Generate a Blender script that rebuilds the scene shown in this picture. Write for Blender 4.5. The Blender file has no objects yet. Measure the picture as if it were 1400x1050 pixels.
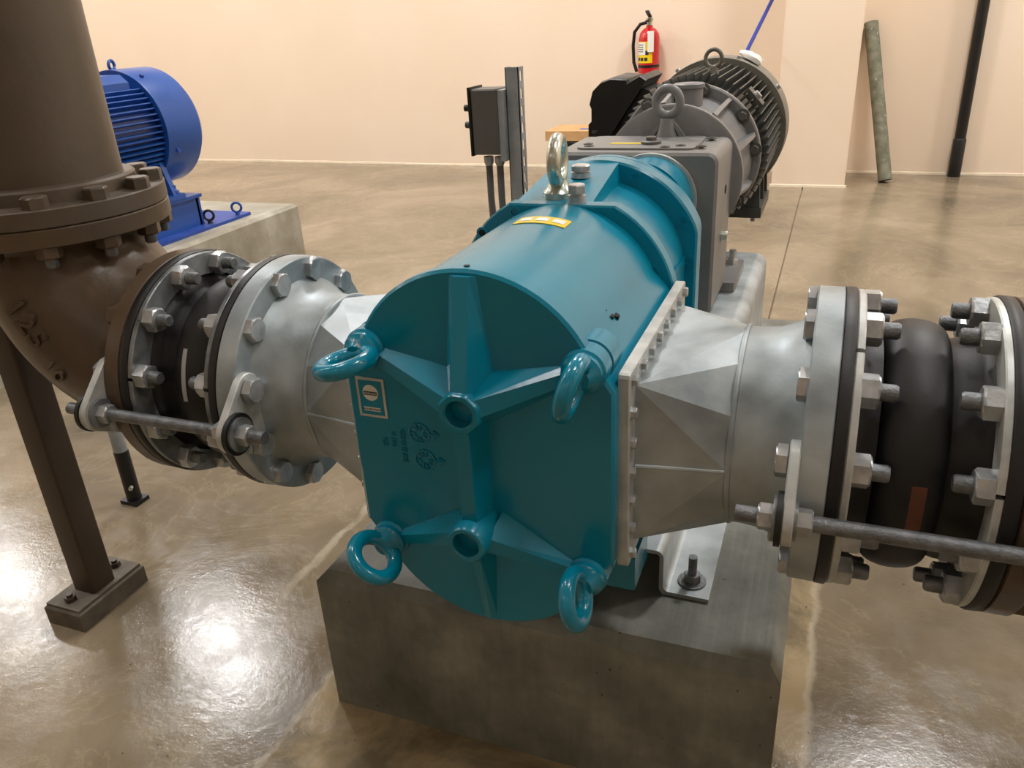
import bpy, bmesh, math, random
from mathutils import Vector, Matrix
random.seed(7)
PI = math.pi
S = bpy.context.scene
COL = S.collection

# ------------------------------------------------------------------ camera
cam_d = bpy.data.cameras.new('camera'); cam = bpy.data.objects.new('camera', cam_d); COL.objects.link(cam)
cam_d.sensor_width = 36.0; cam_d.lens = 36.0 * 1091.65 / 1400.0; cam_d.clip_start = 0.02
Rw = [(0.9324819, 0.35747315, -0.05186957), (0.10544947, -0.40673866, -0.90743819), (-0.34548215, 0.84070007, -0.4169718)]
cam.matrix_world = Matrix(((Rw[0][0], -Rw[1][0], -Rw[2][0], 0.407),
                           (Rw[0][1], -Rw[1][1], -Rw[2][1], 0.0),
                           (Rw[0][2], -Rw[1][2], -Rw[2][2], 1.227), (0, 0, 0, 1)))
S.camera = cam
# ------------------------------------------------------------------ world, exposure, room lamps
w = bpy.data.worlds.new('world'); S.world = w; w.use_nodes = True
w.node_tree.nodes['Background'].inputs[0].default_value = (1.0, 0.93, 0.84, 1)
w.node_tree.nodes['Background'].inputs[1].default_value = 0.3
S.view_settings.view_transform = 'Standard'; S.view_settings.look = 'None'
S.view_settings.gamma = 1.0; S.view_settings.use_curve_mapping = False
S.view_settings.exposure = 0.0
CEIL = 4.7
LAMPS = [(x, y) for y in (4.65, 0.9, -4.2) for x in (-7.9, -4.8, -1.7, 1.4, 4.5)]
LAMP_W = {4.65: 108.0, 0.9: 33.0, -4.2: 6.0}
for i, (lx, ly) in enumerate(LAMPS):
    ld = bpy.data.lights.new('lamp_light', 'AREA'); ld.shape = 'RECTANGLE'; ld.size = 0.66; ld.size_y = 0.5
    ld.energy = LAMP_W[ly]; ld.color = (0.985, 0.99, 1.0)
    lo = bpy.data.objects.new('lamp_light', ld); COL.objects.link(lo); lo.location = (lx, ly, 4.47)

# ------------------------------------------------------------------ materials
def new_mat(name):
    m = bpy.data.materials.new(name); m.use_nodes = True
    nt = m.node_tree; b = nt.nodes['Principled BSDF']
    return m, nt, b
def sock(n, k): return n.inputs[k]
def srgb(r, g, b):
    f = lambda c: (c / 255 / 12.92) if c / 255 <= 0.04045 else ((c / 255 + 0.055) / 1.055) ** 2.4
    return (f(r), f(g), f(b), 1)
def mat(name, c1, c2=None, metallic=0.0, rough=0.5, scale=8.0, bump=0.0, bscale=60.0, rvar=0.0, coat=0.0, detail=6.0, stretch=None, spots=None):
    m, nt, b = new_mat(name)
    b.inputs['Metallic'].default_value = metallic; b.inputs['Roughness'].default_value = rough
    b.inputs['Coat Weight'].default_value = coat; b.inputs['Coat Roughness'].default_value = 0.12
    tc = nt.nodes.new('ShaderNodeTexCoord'); geo = nt.nodes.new('ShaderNodeNewGeometry')
    mp = nt.nodes.new('ShaderNodeMapping'); nt.links.new(geo.outputs['Position'], mp.inputs[0])
    if stretch: mp.inputs['Scale'].default_value = stretch
    n = nt.nodes.new('ShaderNodeTexNoise'); n.inputs['Scale'].default_value = scale; n.inputs['Detail'].default_value = detail
    nt.links.new(mp.outputs[0], n.inputs[0])
    cr = nt.nodes.new('ShaderNodeValToRGB'); nt.links.new(n.outputs[0], cr.inputs[0])
    cr.color_ramp.elements[0].position = 0.32; cr.color_ramp.elements[1].position = 0.68
    cr.color_ramp.elements[0].color = c1; cr.color_ramp.elements[1].color = c2 or c1
    out = cr.outputs[0]
    if spots:
        sn = nt.nodes.new('ShaderNodeTexNoise'); sn.inputs['Scale'].default_value = spots[1]; sn.inputs['Detail'].default_value = 3
        nt.links.new(geo.outputs['Position'], sn.inputs[0])
        sr = nt.nodes.new('ShaderNodeValToRGB'); nt.links.new(sn.outputs[0], sr.inputs[0])
        sr.color_ramp.elements[0].position = spots[2]; sr.color_ramp.elements[1].position = spots[2] + 0.04
        mx = nt.nodes.new('ShaderNodeMix'); mx.data_type = 'RGBA'
        nt.links.new(sr.outputs[0], mx.inputs[0]); nt.links.new(out, mx.inputs[6]); mx.inputs[7].default_value = spots[0]
        out = mx.outputs[2]
    nt.links.new(out, b.inputs['Base Color'])
    if rvar:
        mr = nt.nodes.new('ShaderNodeMapRange'); nt.links.new(n.outputs[0], mr.inputs[0])
        mr.inputs[1].default_value = 0.3; mr.inputs[2].default_value = 0.7
        mr.inputs[3].default_value = rough - rvar; mr.inputs[4].default_value = rough + rvar
        nt.links.new(mr.outputs[0], b.inputs['Roughness'])
    if bump:
        n2 = nt.nodes.new('ShaderNodeTexNoise'); n2.inputs['Scale'].default_value = bscale; n2.inputs['Detail'].default_value = 4
        nt.links.new(mp.outputs[0], n2.inputs[0])
        bp = nt.nodes.new('ShaderNodeBump'); bp.inputs['Strength'].default_value = bump; bp.inputs['Distance'].default_value = 0.004
        nt.links.new(n2.outputs[0], bp.inputs['Height']); nt.links.new(bp.outputs[0], b.inputs['Normal'])
    return m
M = {}
M['teal'] = mat('teal_paint', srgb(0, 124, 154), srgb(0, 134, 163), rough=0.24, scale=5, bump=0.08, bscale=55, coat=0.0)
M['teal_chip'] = mat('teal_paint_chipped', srgb(0, 124, 154), srgb(0, 134, 163), rough=0.18, scale=5, bump=0.15, bscale=120, coat=0.2, spots=(srgb(170, 165, 150), 45.0, 0.71))
M['galv'] = mat('galvanised_steel', srgb(136, 146, 150), srgb(186, 194, 196), metallic=0.4, rough=0.46, scale=11, bump=0.22, bscale=28, rvar=0.1, detail=9)
M['galv_dark'] = mat('galvanised_ring', srgb(105, 110, 112), srgb(160, 165, 167), metallic=0.55, rough=0.36, scale=22, bump=0.2, bscale=60, rvar=0.1)
M['galv_pale'] = mat('galvanised_plate', srgb(170, 174, 172), srgb(205, 207, 203), metallic=0.35, rough=0.45, scale=25, bump=0.12, bscale=80)
M['zinc'] = mat('zinc_bolt', srgb(158, 162, 164), srgb(200, 203, 205), metallic=0.65, rough=0.34, scale=40, bump=0.1, bscale=150)
M['steel_dark'] = mat('threaded_steel', srgb(104, 108, 111), srgb(136, 140, 143), metallic=0.7, rough=0.5, scale=60, bump=0.35, bscale=300)
M['silver'] = mat('plated_steel', srgb(180, 190, 180), srgb(215, 220, 210), metallic=0.85, rough=0.28, scale=20, bump=0.1, bscale=60)
M['rubber'] = mat('black_rubber', srgb(14, 15, 16), srgb(25, 25, 26), rough=0.5, scale=10, bump=0.12, bscale=50, spots=(srgb(75, 70, 64), 38.0, 0.75))
M['rubber_tag'] = mat('brown_rubber_patch', srgb(92, 52, 34), srgb(110, 62, 40), rough=0.6, scale=60)
M['brown'] = mat('brown_pipe_paint', srgb(78, 68, 56), srgb(90, 78, 65), rough=0.42, scale=6, bump=0.2, bscale=45)
M['brown_cast'] = mat('brown_cast_paint', srgb(76, 62, 47), srgb(92, 76, 59), rough=0.36, scale=9, bump=0.45, bscale=30)
M['brown_dark'] = mat('dark_brown_tube', srgb(58, 46, 36), srgb(68, 55, 44), rough=0.45, scale=8, bump=0.1)
M['grout'] = mat('dark_grout', srgb(88, 82, 72), srgb(112, 104, 92), rough=0.75, scale=20, bump=0.4)
M['blue'] = mat('blue_paint', srgb(20, 70, 146), srgb(26, 80, 158), rough=0.38, scale=6, bump=0.08, coat=0.25)
M['blue_deep'] = mat('blue_plate_paint', srgb(28, 62, 142), srgb(38, 74, 156), rough=0.5, scale=10)
M['grey_paint'] = mat('grey_gearbox_paint', srgb(116, 116, 115), srgb(130, 129, 126), rough=0.42, scale=8, bump=0.15, bscale=70)
M['grey_front'] = mat('grey_casting_paint', srgb(114, 115, 116), srgb(130, 130, 130), rough=0.4, scale=12, bump=0.25, bscale=60)
M['motor_dark'] = mat('dark_grey_motor', srgb(62, 64, 60), srgb(76, 77, 72), rough=0.42, scale=12, bump=0.15)
M['motor_rim'] = mat('grey_green_rim', srgb(104, 102, 92), srgb(122, 119, 108), rough=0.45, scale=12)
M['black'] = mat('black_paint', srgb(13, 14, 14), srgb(22, 23, 23), rough=0.4, scale=10, bump=0.1)
M['black_gloss'] = mat('black_plastic', srgb(18, 18, 18), rough=0.3)
M['hole'] = mat('dark_hole', srgb(12, 14, 15), rough=0.8)
M['yellow'] = mat('yellow_label', srgb(238, 205, 20), rough=0.4)
M['white'] = mat('white_label', srgb(232, 232, 226), rough=0.5)
M['ink'] = mat('dark_ink', srgb(30, 40, 45), rough=0.5)
M['red'] = mat('red_enamel', srgb(195, 18, 28), rough=0.25, coat=0.5)
M['cardboard'] = mat('cardboard', srgb(190, 148, 100), srgb(205, 163, 113), rough=0.85, scale=12)
M['box_blue'] = mat('blue_print', srgb(95, 105, 150), rough=0.8)
M['pale_grey'] = mat('pale_grey_plastic', srgb(170, 170, 172), rough=0.5)
M['box_grey'] = mat('dark_grey_enclosure', srgb(84, 82, 78), srgb(92, 90, 86), rough=0.45, scale=8)
M['strut'] = mat('grey_strut', srgb(142, 146, 148), srgb(160, 164, 165), metallic=0.2, rough=0.5, scale=25)
M['conduit'] = mat('grey_conduit', srgb(98, 99, 98), rough=0.5)
M['old_pipe'] = mat('weathered_grey_green_pipe', srgb(98, 100, 84), srgb(138, 138, 118), rough=0.7, scale=18, bump=0.3, detail=8, spots=(srgb(165, 163, 145), 30.0, 0.66))
M['old_pipe_in'] = mat('pipe_bore', srgb(50, 50, 44), rough=0.9)
M['pole_blue'] = mat('blue_pole', srgb(35, 55, 145), rough=0.4)
M['cloth'] = mat('white_cloth', srgb(232, 228, 220), rough=0.9, bump=0.4)
M['wall'] = mat('painted_wall', srgb(238, 217, 192), srgb(242, 222, 199), rough=0.62, scale=1.2, bump=0.12, bscale=40)
M['base'] = mat('sealant_line', srgb(222, 205, 178), srgb(235, 219, 195), rough=0.7, scale=12, bump=0.3)
M['ceiling'] = mat('ceiling_paint', srgb(225, 215, 198), rough=0.8)
M['lamp_body'] = mat('lamp_housing', srgb(220, 220, 215), rough=0.5)
# concrete of the plinths
def concrete(name, ca, cb, cc, rough=0.62):
    m, nt, b = new_mat(name); b.inputs['Roughness'].default_value = rough
    geo = nt.nodes.new('ShaderNodeNewGeometry')
    n = nt.nodes.new('ShaderNodeTexNoise'); n.inputs['Scale'].default_value = 4.5; n.inputs['Detail'].default_value = 10; n.inputs['Roughness'].default_value = 0.62
    nt.links.new(geo.outputs['Position'], n.inputs[0])
    cr = nt.nodes.new('ShaderNodeValToRGB'); e = cr.color_ramp.elements
    e[0].position = 0.3; e[0].color = ca; e[1].position = 0.7; e[1].color = cc
    x = e.new(0.5); x.color = cb
    nt.links.new(n.outputs[0], cr.inputs[0])
    # trowel streaks along the length
    mp = nt.nodes.new('ShaderNodeMapping'); mp.inputs['Scale'].default_value = (55, 2.2, 8); nt.links.new(geo.outputs['Position'], mp.inputs[0])
    n3 = nt.nodes.new('ShaderNodeTexNoise'); n3.inputs['Scale'].default_value = 1.5; n3.inputs['Detail'].default_value = 3; nt.links.new(mp.outputs[0], n3.inputs[0])
    mx = nt.nodes.new('ShaderNodeMix'); mx.data_type = 'RGBA'; mx.blend_type = 'OVERLAY'; mx.inputs[0].default_value = 0.18
    nt.links.new(cr.outputs[0], mx.inputs[6]); nt.links.new(n3.outputs[0], mx.inputs[7])
    # pits
    v = nt.nodes.new('ShaderNodeTexNoise'); v.inputs['Scale'].default_value = 75; v.inputs['Detail'].default_value = 2; nt.links.new(geo.outputs['Position'], v.inputs[0])
    vr = nt.nodes.new('ShaderNodeValToRGB'); vr.color_ramp.elements[0].position = 0.73; vr.color_ramp.elements[1].position = 0.77; nt.links.new(v.outputs[0], vr.inputs[0])
    m2 = nt.nodes.new('ShaderNodeMix'); m2.data_type = 'RGBA'; nt.links.new(vr.outputs[0], m2.inputs[0]); nt.links.new(mx.outputs[2], m2.inputs[6]); m2.inputs[7].default_value = srgb(60, 55, 48)
    nt.links.new(m2.outputs[2], b.inputs['Base Color'])
    bp = nt.nodes.new('ShaderNodeBump'); bp.inputs['Strength'].default_value = 0.35; bp.inputs['Distance'].default_value = 0.003
    nt.links.new(n3.outputs[0], bp.inputs['Height']); nt.links.new(bp.outputs[0], b.inputs['Normal'])
    return m
M['concrete'] = concrete('plinth_concrete', srgb(88, 91, 85), srgb(122, 124, 116), srgb(160, 160, 151))
M['concrete2'] = concrete('pale_plinth_concrete', srgb(138, 132, 116), srgb(156, 151, 136), srgb(182, 178, 166))
# polished floor
def floor_mat():
    m, nt, b = new_mat('polished_concrete_floor')
    geo = nt.nodes.new('ShaderNodeNewGeometry')
    def noise(sc, det, ro=0.55, st=None, dist=0.0):
        n = nt.nodes.new('ShaderNodeTexNoise'); n.inputs['Scale'].default_value = sc; n.inputs['Detail'].default_value = det
        n.inputs['Roughness'].default_value = ro; n.inputs['Distortion'].default_value = dist
        if st:
            mp = nt.nodes.new('ShaderNodeMapping'); mp.inputs['Scale'].default_value = st; nt.links.new(geo.outputs['Position'], mp.inputs[0]); nt.links.new(mp.outputs[0], n.inputs[0])
        else: nt.links.new(geo.outputs['Position'], n.inputs[0])
        return n
    n = noise(1.1, 9, 0.6, dist=0.6)
    cr = nt.nodes.new('ShaderNodeValToRGB'); e = cr.color_ramp.elements
    e[0].position = 0.30; e[0].color = srgb(94, 86, 70); e[1].position = 0.72; e[1].color = srgb(158, 144, 121)
    x = e.new(0.5); x.color = srgb(128, 115, 94)
    nt.links.new(n.outputs[0], cr.inputs[0])
    # pale trowel veins
    n2 = noise(2.0, 9, 0.7, dist=1.6)
    r2 = nt.nodes.new('ShaderNodeValToRGB'); e = r2.color_ramp.elements
    e[0].position = 0.485; e[0].color = (0, 0, 0, 1); e[1].position = 0.515; e[1].color = (0, 0, 0, 1); x = e.new(0.5); x.color = (1, 1, 1, 1)
    nt.links.new(n2.outputs[0], r2.inputs[0])
    mu = nt.nodes.new('ShaderNodeMath'); mu.operation = 'MULTIPLY'; mu.inputs[1].default_value = 0.13; nt.links.new(r2.outputs[0], mu.inputs[0])
    mx = nt.nodes.new('ShaderNodeMix'); mx.data_type = 'RGBA'; nt.links.new(mu.outputs[0], mx.inputs[0]); nt.links.new(cr.outputs[0], mx.inputs[6]); mx.inputs[7].default_value = srgb(205, 190, 162)
    # repaired strip around the near plinth, paler line along its edges
    sep = nt.nodes.new('ShaderNodeSeparateXYZ'); nt.links.new(geo.outputs['Position'], sep.inputs[0])
    nd = noise(5, 5, 0.6)
    def mth(op, a, b_=None, c=None):
        q = nt.nodes.new('ShaderNodeMath'); q.operation = op
        for i, v_ in enumerate((a, b_, c)):
            if v_ is None: continue
            if isinstance(v_, (int, float)): q.inputs[i].default_value = v_
            else: nt.links.new(v_, q.inputs[i])
        return q.outputs[0]
    xn = mth('MULTIPLY_ADD', nd.outputs[0], 0.09, sep.outputs[0])          # x + noise
    ax_ = mth('ABSOLUTE', mth('SUBTRACT', xn, 0.052))
    def step(v_, a, b_):
        q = nt.nodes.new('ShaderNodeMapRange'); q.interpolation_type = 'SMOOTHSTEP'
        q.inputs[1].default_value = a; q.inputs[2].default_value = b_; nt.links.new(v_, q.inputs[0]); return q.outputs[0]
    inside = mth('MULTIPLY', step(ax_, .475, .462), step(sep.outputs[1], 2.7, 2.6))
    n8 = noise(2.6, 8, 0.65, dist=0.8); c8 = nt.nodes.new('ShaderNodeValToRGB'); e = c8.color_ramp.elements
    e[0].position = .42; e[0].color = srgb(118, 106, 82); e[1].position = .58; e[1].color = srgb(178, 158, 122); nt.links.new(n8.outputs[0], c8.inputs[0])
    m7 = nt.nodes.new('ShaderNodeMix'); m7.data_type = 'RGBA'; nt.links.new(mth('MULTIPLY', inside, .8), m7.inputs[0]); nt.links.new(mx.outputs[2], m7.inputs[6]); nt.links.new(c8.outputs[0], m7.inputs[7])
    line = mth('MULTIPLY', mth('MULTIPLY', step(ax_, .456, .468), step(ax_, .482, .470)), step(sep.outputs[1], 2.7, 2.6))
    xl = mth('ABSOLUTE', mth('ADD', xn, .665)); line2 = mth('MULTIPLY', step(xl, .018, .004), step(sep.outputs[1], 1.15, 1.3))
    ln = mth('MULTIPLY', mth('MAXIMUM', line, line2), mth('MULTIPLY_ADD', nd.outputs[0], 1.6, -.50))
    m9 = nt.nodes.new('ShaderNodeMix'); m9.data_type = 'RGBA'; nt.links.new(ln, m9.inputs[0]); nt.links.new(m7.outputs[2], m9.inputs[6]); m9.inputs[7].default_value = srgb(212, 203, 182)
    mx = m9
    # small pits
    n3 = noise(60, 2)
    r3 = nt.nodes.new('ShaderNodeValToRGB'); r3.color_ramp.elements[0].position = 0.73; r3.color_ramp.elements[1].position = 0.77; nt.links.new(n3.outputs[0], r3.inputs[0])
    m2 = nt.nodes.new('ShaderNodeMix'); m2.data_type = 'RGBA'; nt.links.new(r3.outputs[0], m2.inputs[0]); nt.links.new(mx.outputs[2], m2.inputs[6]); m2.inputs[7].default_value = srgb(72, 60, 46)
    nt.links.new(m2.outputs[2], b.inputs['Base Color'])
    n4 = noise(7, 6, 0.6)
    mr = nt.nodes.new('ShaderNodeMapRange'); mr.inputs[1].default_value = 0.3; mr.inputs[2].default_value = 0.7; mr.inputs[3].default_value = 0.07; mr.inputs[4].default_value = 0.16
    nt.links.new(n4.outputs[0], mr.inputs[0]); n6 = noise(9, 8, 0.75); st6 = step(n6.outputs[0], .40, .66)
    rr_ = mth('MULTIPLY_ADD', st6, .11, mr.outputs[0]); nt.links.new(rr_, b.inputs['Roughness'])
    b.inputs['Specular IOR Level'].default_value = 0.36
    n5 = noise(38, 6, 0.7)
    bp = nt.nodes.new('ShaderNodeBump'); bp.inputs['Strength'].default_value = 0.16; bp.inputs['Distance'].default_value = 0.004
    nt.links.new(n5.outputs[0], bp.inputs['Height']); nt.links.new(bp.outputs[0], b.inputs['Normal'])
    return m
M['floor'] = floor_mat()
def emis(name, c, s):
    m, nt, b = new_mat(name); b.inputs['Base Color'].default_value = c; b.inputs['Emission Color'].default_value = c; b.inputs['Emission Strength'].default_value = s
    return m
M['lamp_on'] = emis('lit_diffuser', (1, 0.93, 0.82, 1), 6.0)

# ------------------------------------------------------------------ mesh builder
class MB:
    def __init__(s): s.v = []; s.f = []
    def add(s, vs, fs):
        o = len(s.v); s.v += [tuple(p) for p in vs]; s.f += [tuple(i + o for i in f) for f in fs]; return s
    def box(s, x0, x1, y0, y1, z0, z1, mtx=None):
        vs = [Vector(p) for p in ((x0, y0, z0), (x1, y0, z0), (x1, y1, z0), (x0, y1, z0), (x0, y0, z1), (x1, y0, z1), (x1, y1, z1), (x0, y1, z1))]
        if mtx: vs = [mtx @ p for p in vs]
        return s.add(vs, [(0, 3, 2, 1), (4, 5, 6, 7), (0, 1, 5, 4), (1, 2, 6, 5), (2, 3, 7, 6), (3, 0, 4, 7)])
    def loft(s, rings, cap=True, closed=False):
        n = len(rings[0]); vs = [p for r in rings for p in r]; fs = []
        k = len(rings)
        for i in range(k if closed else k - 1):
            a = i * n; b = ((i + 1) % k) * n
            for j in range(n): fs.append((a + j, a + (j + 1) % n, b + (j + 1) % n, b + j))
        if cap and not closed: fs.append(tuple(range(n))[::-1]); fs.append(tuple(range((k - 1) * n, k * n)))
        return s.add(vs, fs)
    def lathe(s, prof, c, axis, n=48, cap=True, a0=0.0, a1=None, closed=False):
        """prof: list of (t along axis, radius); c centre point where t = 0"""
        ax = Vector(axis).normalized(); c = Vector(c)
        u = ax.orthogonal().normalized()
        if abs(ax.x) > .9: u = Vector((0, 1, 0))
        if abs(ax.y) > .9: u = Vector((1, 0, 0))
        if abs(ax.z) > .9: u = Vector((1, 0, 0))
        u = (u - ax * u.dot(ax)).normalized(); v = ax.cross(u)
        if abs(ax.x) > .9: v = Vector((0, 0, 1))
        if abs(ax.y) > .9: v = Vector((0, 0, 1))
        if a1 is None:
            rings = [[c + ax * t + (u * math.cos(2 * PI * j / n) + v * math.sin(2 * PI * j / n)) * r for j in range(n)] for t, r in prof]
            return s.loft(rings, cap=cap, closed=closed)
        # partial sweep, closed profile
        rings = [[c + ax * t + (u * math.cos(a) + v * math.sin(a)) * r for t, r in prof] for a in [a0 + (a1 - a0) * j / n for j in range(n + 1)]]
        return s.loft(rings, cap=True)
    def cyl(s, p0, p1, r0, r1=None, n=24):
        p0 = Vector(p0); p1 = Vector(p1); L = (p1 - p0).length
        return s.lathe([(0, r0), (L, r0 if r1 is None else r1)], p0, p1 - p0, n)
    def tube(s, pts, r, n=12, closed=False):
        pts = [Vector(p) for p in pts]; k = len(pts); rings = []
        prev = None
        for i, p in enumerate(pts):
            if closed: t = pts[(i + 1) % k] - pts[i - 1]
            else: t = pts[min(i + 1, k - 1)] - pts[max(i - 1, 0)]
            t.normalize()
            if prev is None: u = t.orthogonal().normalized()
            else: u = (prev - t * prev.dot(t)).normalized()
            prev = u; v = t.cross(u)
            rr = r[i] if isinstance(r, (list, tuple)) else r
            rings.append([p + (u * math.cos(2 * PI * j / n) + v * math.sin(2 * PI * j / n)) * rr for j in range(n)])
        return s.loft(rings, cap=not closed, closed=closed)
    def torus(s, c, nrm, R, r, n=40, m=14, squash=1.0):
        c = Vector(c); nrm = Vector(nrm).normalized(); u = nrm.orthogonal().normalized(); v = nrm.cross(u)
        rings = []
        for i in range(n):
            a = 2 * PI * i / n; d = u * math.cos(a) + v * math.sin(a)
            rings.append([c + d * (R + r * math.cos(2 * PI * j / m)) + nrm * r * squash * math.sin(2 * PI * j / m) for j in range(m)])
        return s.loft(rings, closed=True)
    def prism(s, poly, axis, t0, t1, ch=0.0, ch0=0.0):
        """poly of 2D points; axis 'x': (y,z), 'y': (x,z), 'z': (x,y)"""
        def P(p, t):
            return {'x': (t, p[0], p[1]), 'y': (p[0], t, p[1]), 'z': (p[0], p[1], t)}[axis]
        def shrink(d):
            cx = sum(p[0] for p in poly) / len(poly); cy = sum(p[1] for p in poly) / len(poly)
            out = []; n = len(poly)
            area = sum(poly[i][0] * poly[(i + 1) % n][1] - poly[(i + 1) % n][0] * poly[i][1] for i in range(n))
            sg = 1 if area > 0 else -1
            for i in range(n):
                a = Vector(poly[i - 1]); b = Vector(poly[i]); c = Vector(poly[(i + 1) % n])
                e1 = (b - a).normalized(); e2 = (c - b).normalized()
                n1 = Vector((-e1.y, e1.x)) * sg; n2 = Vector((-e2.y, e2.x)) * sg
                m = (n1 + n2); m = m.normalized() if m.length > 1e-6 else n1
                k = d / max(0.4, m.dot(n1)); out.append((b.x + m.x * k, b.y + m.y * k))
            return out
        rings = []; sgn = 1 if t1 > t0 else -1
        if ch0: rings.append([P(p, t0) for p in shrink(ch0)]); rings.append([P(p, t0 + sgn * ch0) for p in poly])
        else: rings.append([P(p, t0) for p in poly])
        if ch: rings.append([P(p, t1 - sgn * ch) for p in poly]); rings.append([P(p, t1) for p in shrink(ch)])
        else: rings.append([P(p, t1) for p in poly])
        return s.loft(rings)
    def hexn(s, c, axis, af, h, n=6, rot=0.0, ch=True):
        """hex nut / head from c along axis with height h (af across flats)"""
        ax = Vector(axis).normalized(); c = Vector(c); u = ax.orthogonal().normalized()
        if abs(ax.z) < .5: u = Vector((0, 0, 1))
        u = (u - ax * u.dot(ax)).normalized(); v = ax.cross(u)
        R = af / math.sqrt(3)
        def ring(t, k): return [c + ax * t + (u * math.cos(rot + 2 * PI * (j / 2) / n) + v * math.sin(rot + 2 * PI * (j / 2) / n)) * k * (R if j % 2 == 0 else R * math.cos(PI / 6)) for j in range(2 * n)]
        def cring(t, r): return [c + ax * t + (u * math.cos(rot + 2 * PI * (j / 2) / n) + v * math.sin(rot + 2 * PI * (j / 2) / n)) * r for j in range(2 * n)]
        if ch: return s.loft([ring(0, 1), ring(h * .86, 1), cring(h, af / 2 * .97)])
        return s.loft([ring(0, 1), ring(h, 1)])
    def mesh(s, name, mt, off=(0, 0, 0), smooth=35):
        me = bpy.data.meshes.new(name)
        o = Vector(off)
        me.from_pydata([tuple(Vector(p) - o) for p in s.v], [], s.f)
        bm = bmesh.new(); bm.from_mesh(me); bmesh.ops.recalc_face_normals(bm, faces=bm.faces)
        bm.to_mesh(me); bm.free()
        me.materials.append(mt if not isinstance(mt, str) else M[mt])
        if smooth:
            me.polygons.foreach_set('use_smooth', [True] * len(me.polygons))
            me.set_sharp_from_angle(angle=math.radians(smooth))
        me.update(); return me
def obj(name, me, parent=None, loc=None):
    o = bpy.data.objects.new(name, me); COL.objects.link(o)
    if parent is not None: o.parent = parent
    if loc is not None: o.location = loc
    return o
def tag(o, label=None, cat=None, group=None, kind=None):
    if label: o['label'] = label
    if cat: o['category'] = cat
    if group: o['group'] = group
    if kind: o['kind'] = kind
    return o
def thing(name, label, cat, loc, group=None):
    o = bpy.data.objects.new(name, None); COL.objects.link(o); o.location = loc; o.empty_display_size = 0.05
    return tag(o, label, cat, group)
def org(o):
    v = Vector(o.location); p = o.parent
    while p is not None: v += Vector(p.location); p = p.parent
    return v
def part(name, mb, mt, parent, label=None, smooth=35, at=None):
    """mesh given in world coordinates, placed as child of parent"""
    O = org(parent); at = Vector(at) if at is not None else O
    me = mb.mesh(name, mt, off=at, smooth=smooth)
    o = obj(name, me, parent, at - O)
    if label: o['label'] = label
    return o
def single(name, mb, mt, label, cat, loc, group=None, smooth=35):
    me = mb.mesh(name, mt, off=loc, smooth=smooth); o = obj(name, me, None, loc)
    return tag(o, label, cat, group)
def struct(name, mb, mt, smooth=35):
    o = obj(name, mb.mesh(name, mt, smooth=smooth)); o['kind'] = 'structure'; return o
def inst(name, me, parent, p, label=None):
    o = obj(name, me, parent, Vector(p) - org(parent))
    if label: o['label'] = label
    return o
def hull(pts):
    pts = sorted(set((round(a, 6), round(b, 6)) for a, b in pts))
    def half(ps):
        h = []
        for p in ps:
            while len(h) > 1 and (h[-1][0] - h[-2][0]) * (p[1] - h[-2][1]) - (h[-1][1] - h[-2][1]) * (p[0] - h[-2][0]) <= 0: h.pop()
            h.append(p)
        return h
    a = half(pts); b = half(pts[::-1]); return a[:-1] + b[:-1]
def circ2(c, r, n=24): return [(c[0] + r * math.cos(2 * PI * i / n), c[1] + r * math.sin(2 * PI * i / n)) for i in range(n)]
def rect2(a0, a1, b0, b1, r=0.0, n=5):
    if r <= 0: return [(a0, b0), (a1, b0), (a1, b1), (a0, b1)]
    out = []
    for (cx, cy, s) in ((a1 - r, b0 + r, -PI / 2), (a1 - r, b1 - r, 0), (a0 + r, b1 - r, PI / 2), (a0 + r, b0 + r, PI)):
        out += [(cx + r * math.cos(s + PI / 2 * i / n), cy + r * math.sin(s + PI / 2 * i / n)) for i in range(n + 1)]
    return out
def text_mesh(txt, size, depth, mtx, mt, name, bold=0.0):
    cu = bpy.data.curves.new('t', 'FONT'); cu.body = txt; cu.size = size; cu.extrude = depth; cu.offset = bold; cu.resolution_u = 2
    cu.align_x = 'CENTER'; cu.align_y = 'CENTER'
    o = bpy.data.objects.new('t', cu); COL.objects.link(o); bpy.context.view_layer.update()
    me = bpy.data.meshes.new_from_object(o.evaluated_get(bpy.context.evaluated_depsgraph_get()))
    bpy.data.objects.remove(o); me.transform(mtx); me.name = name
    me.materials.clear(); me.materials.append(M[mt]); return me
def text_part(txt, size, depth, origin, xdir, ydir, mt, parent, name='lettering', bold=0.0, label=None):
    X = Vector(xdir).normalized(); Y = Vector(ydir).normalized(); Z = X.cross(Y)
    mtx = Matrix(((X.x, Y.x, Z.x, 0), (X.y, Y.y, Z.y, 0), (X.z, Y.z, Z.z, 0), (0, 0, 0, 1)))
    me = text_mesh(txt, size, depth, mtx, mt, name, bold)
    return inst(name, me, parent, origin, label)

# ================================================================== ROOM
def wy(x): return 6.80 - 0.035 * x
JX = 0.222
fl = MB()
fl.box(-9.6, JX - 0.004, -9.2, 7.3, -0.15, 0.0); fl.box(JX + 0.004, 6.6, -9.2, 7.3, -0.15, 0.0); fl.box(JX - 0.004, JX + 0.004, -9.2, 7.3, -0.15, -0.012)
struct('floor', fl, 'floor', smooth=0)
wb = struct('wall_back', MB().box(-9.7, 6.7, 0, .2, 0, CEIL), 'wall', smooth=0); wb.location = (0, 6.80, 0); wb.rotation_euler = (0, 0, -math.atan(.035))
struct('wall_left', MB().box(-9.6, -9.4, -9.2, 7.13, 0, CEIL), 'wall', smooth=0)
struct('wall_right', MB().box(6.4, 6.6, -9.2, 6.57, 0, CEIL), 'wall', smooth=0)
struct('wall_front', MB().box(-9.4, 6.4, -9.2, -9.0, 0, CEIL), 'wall', smooth=0)
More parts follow.
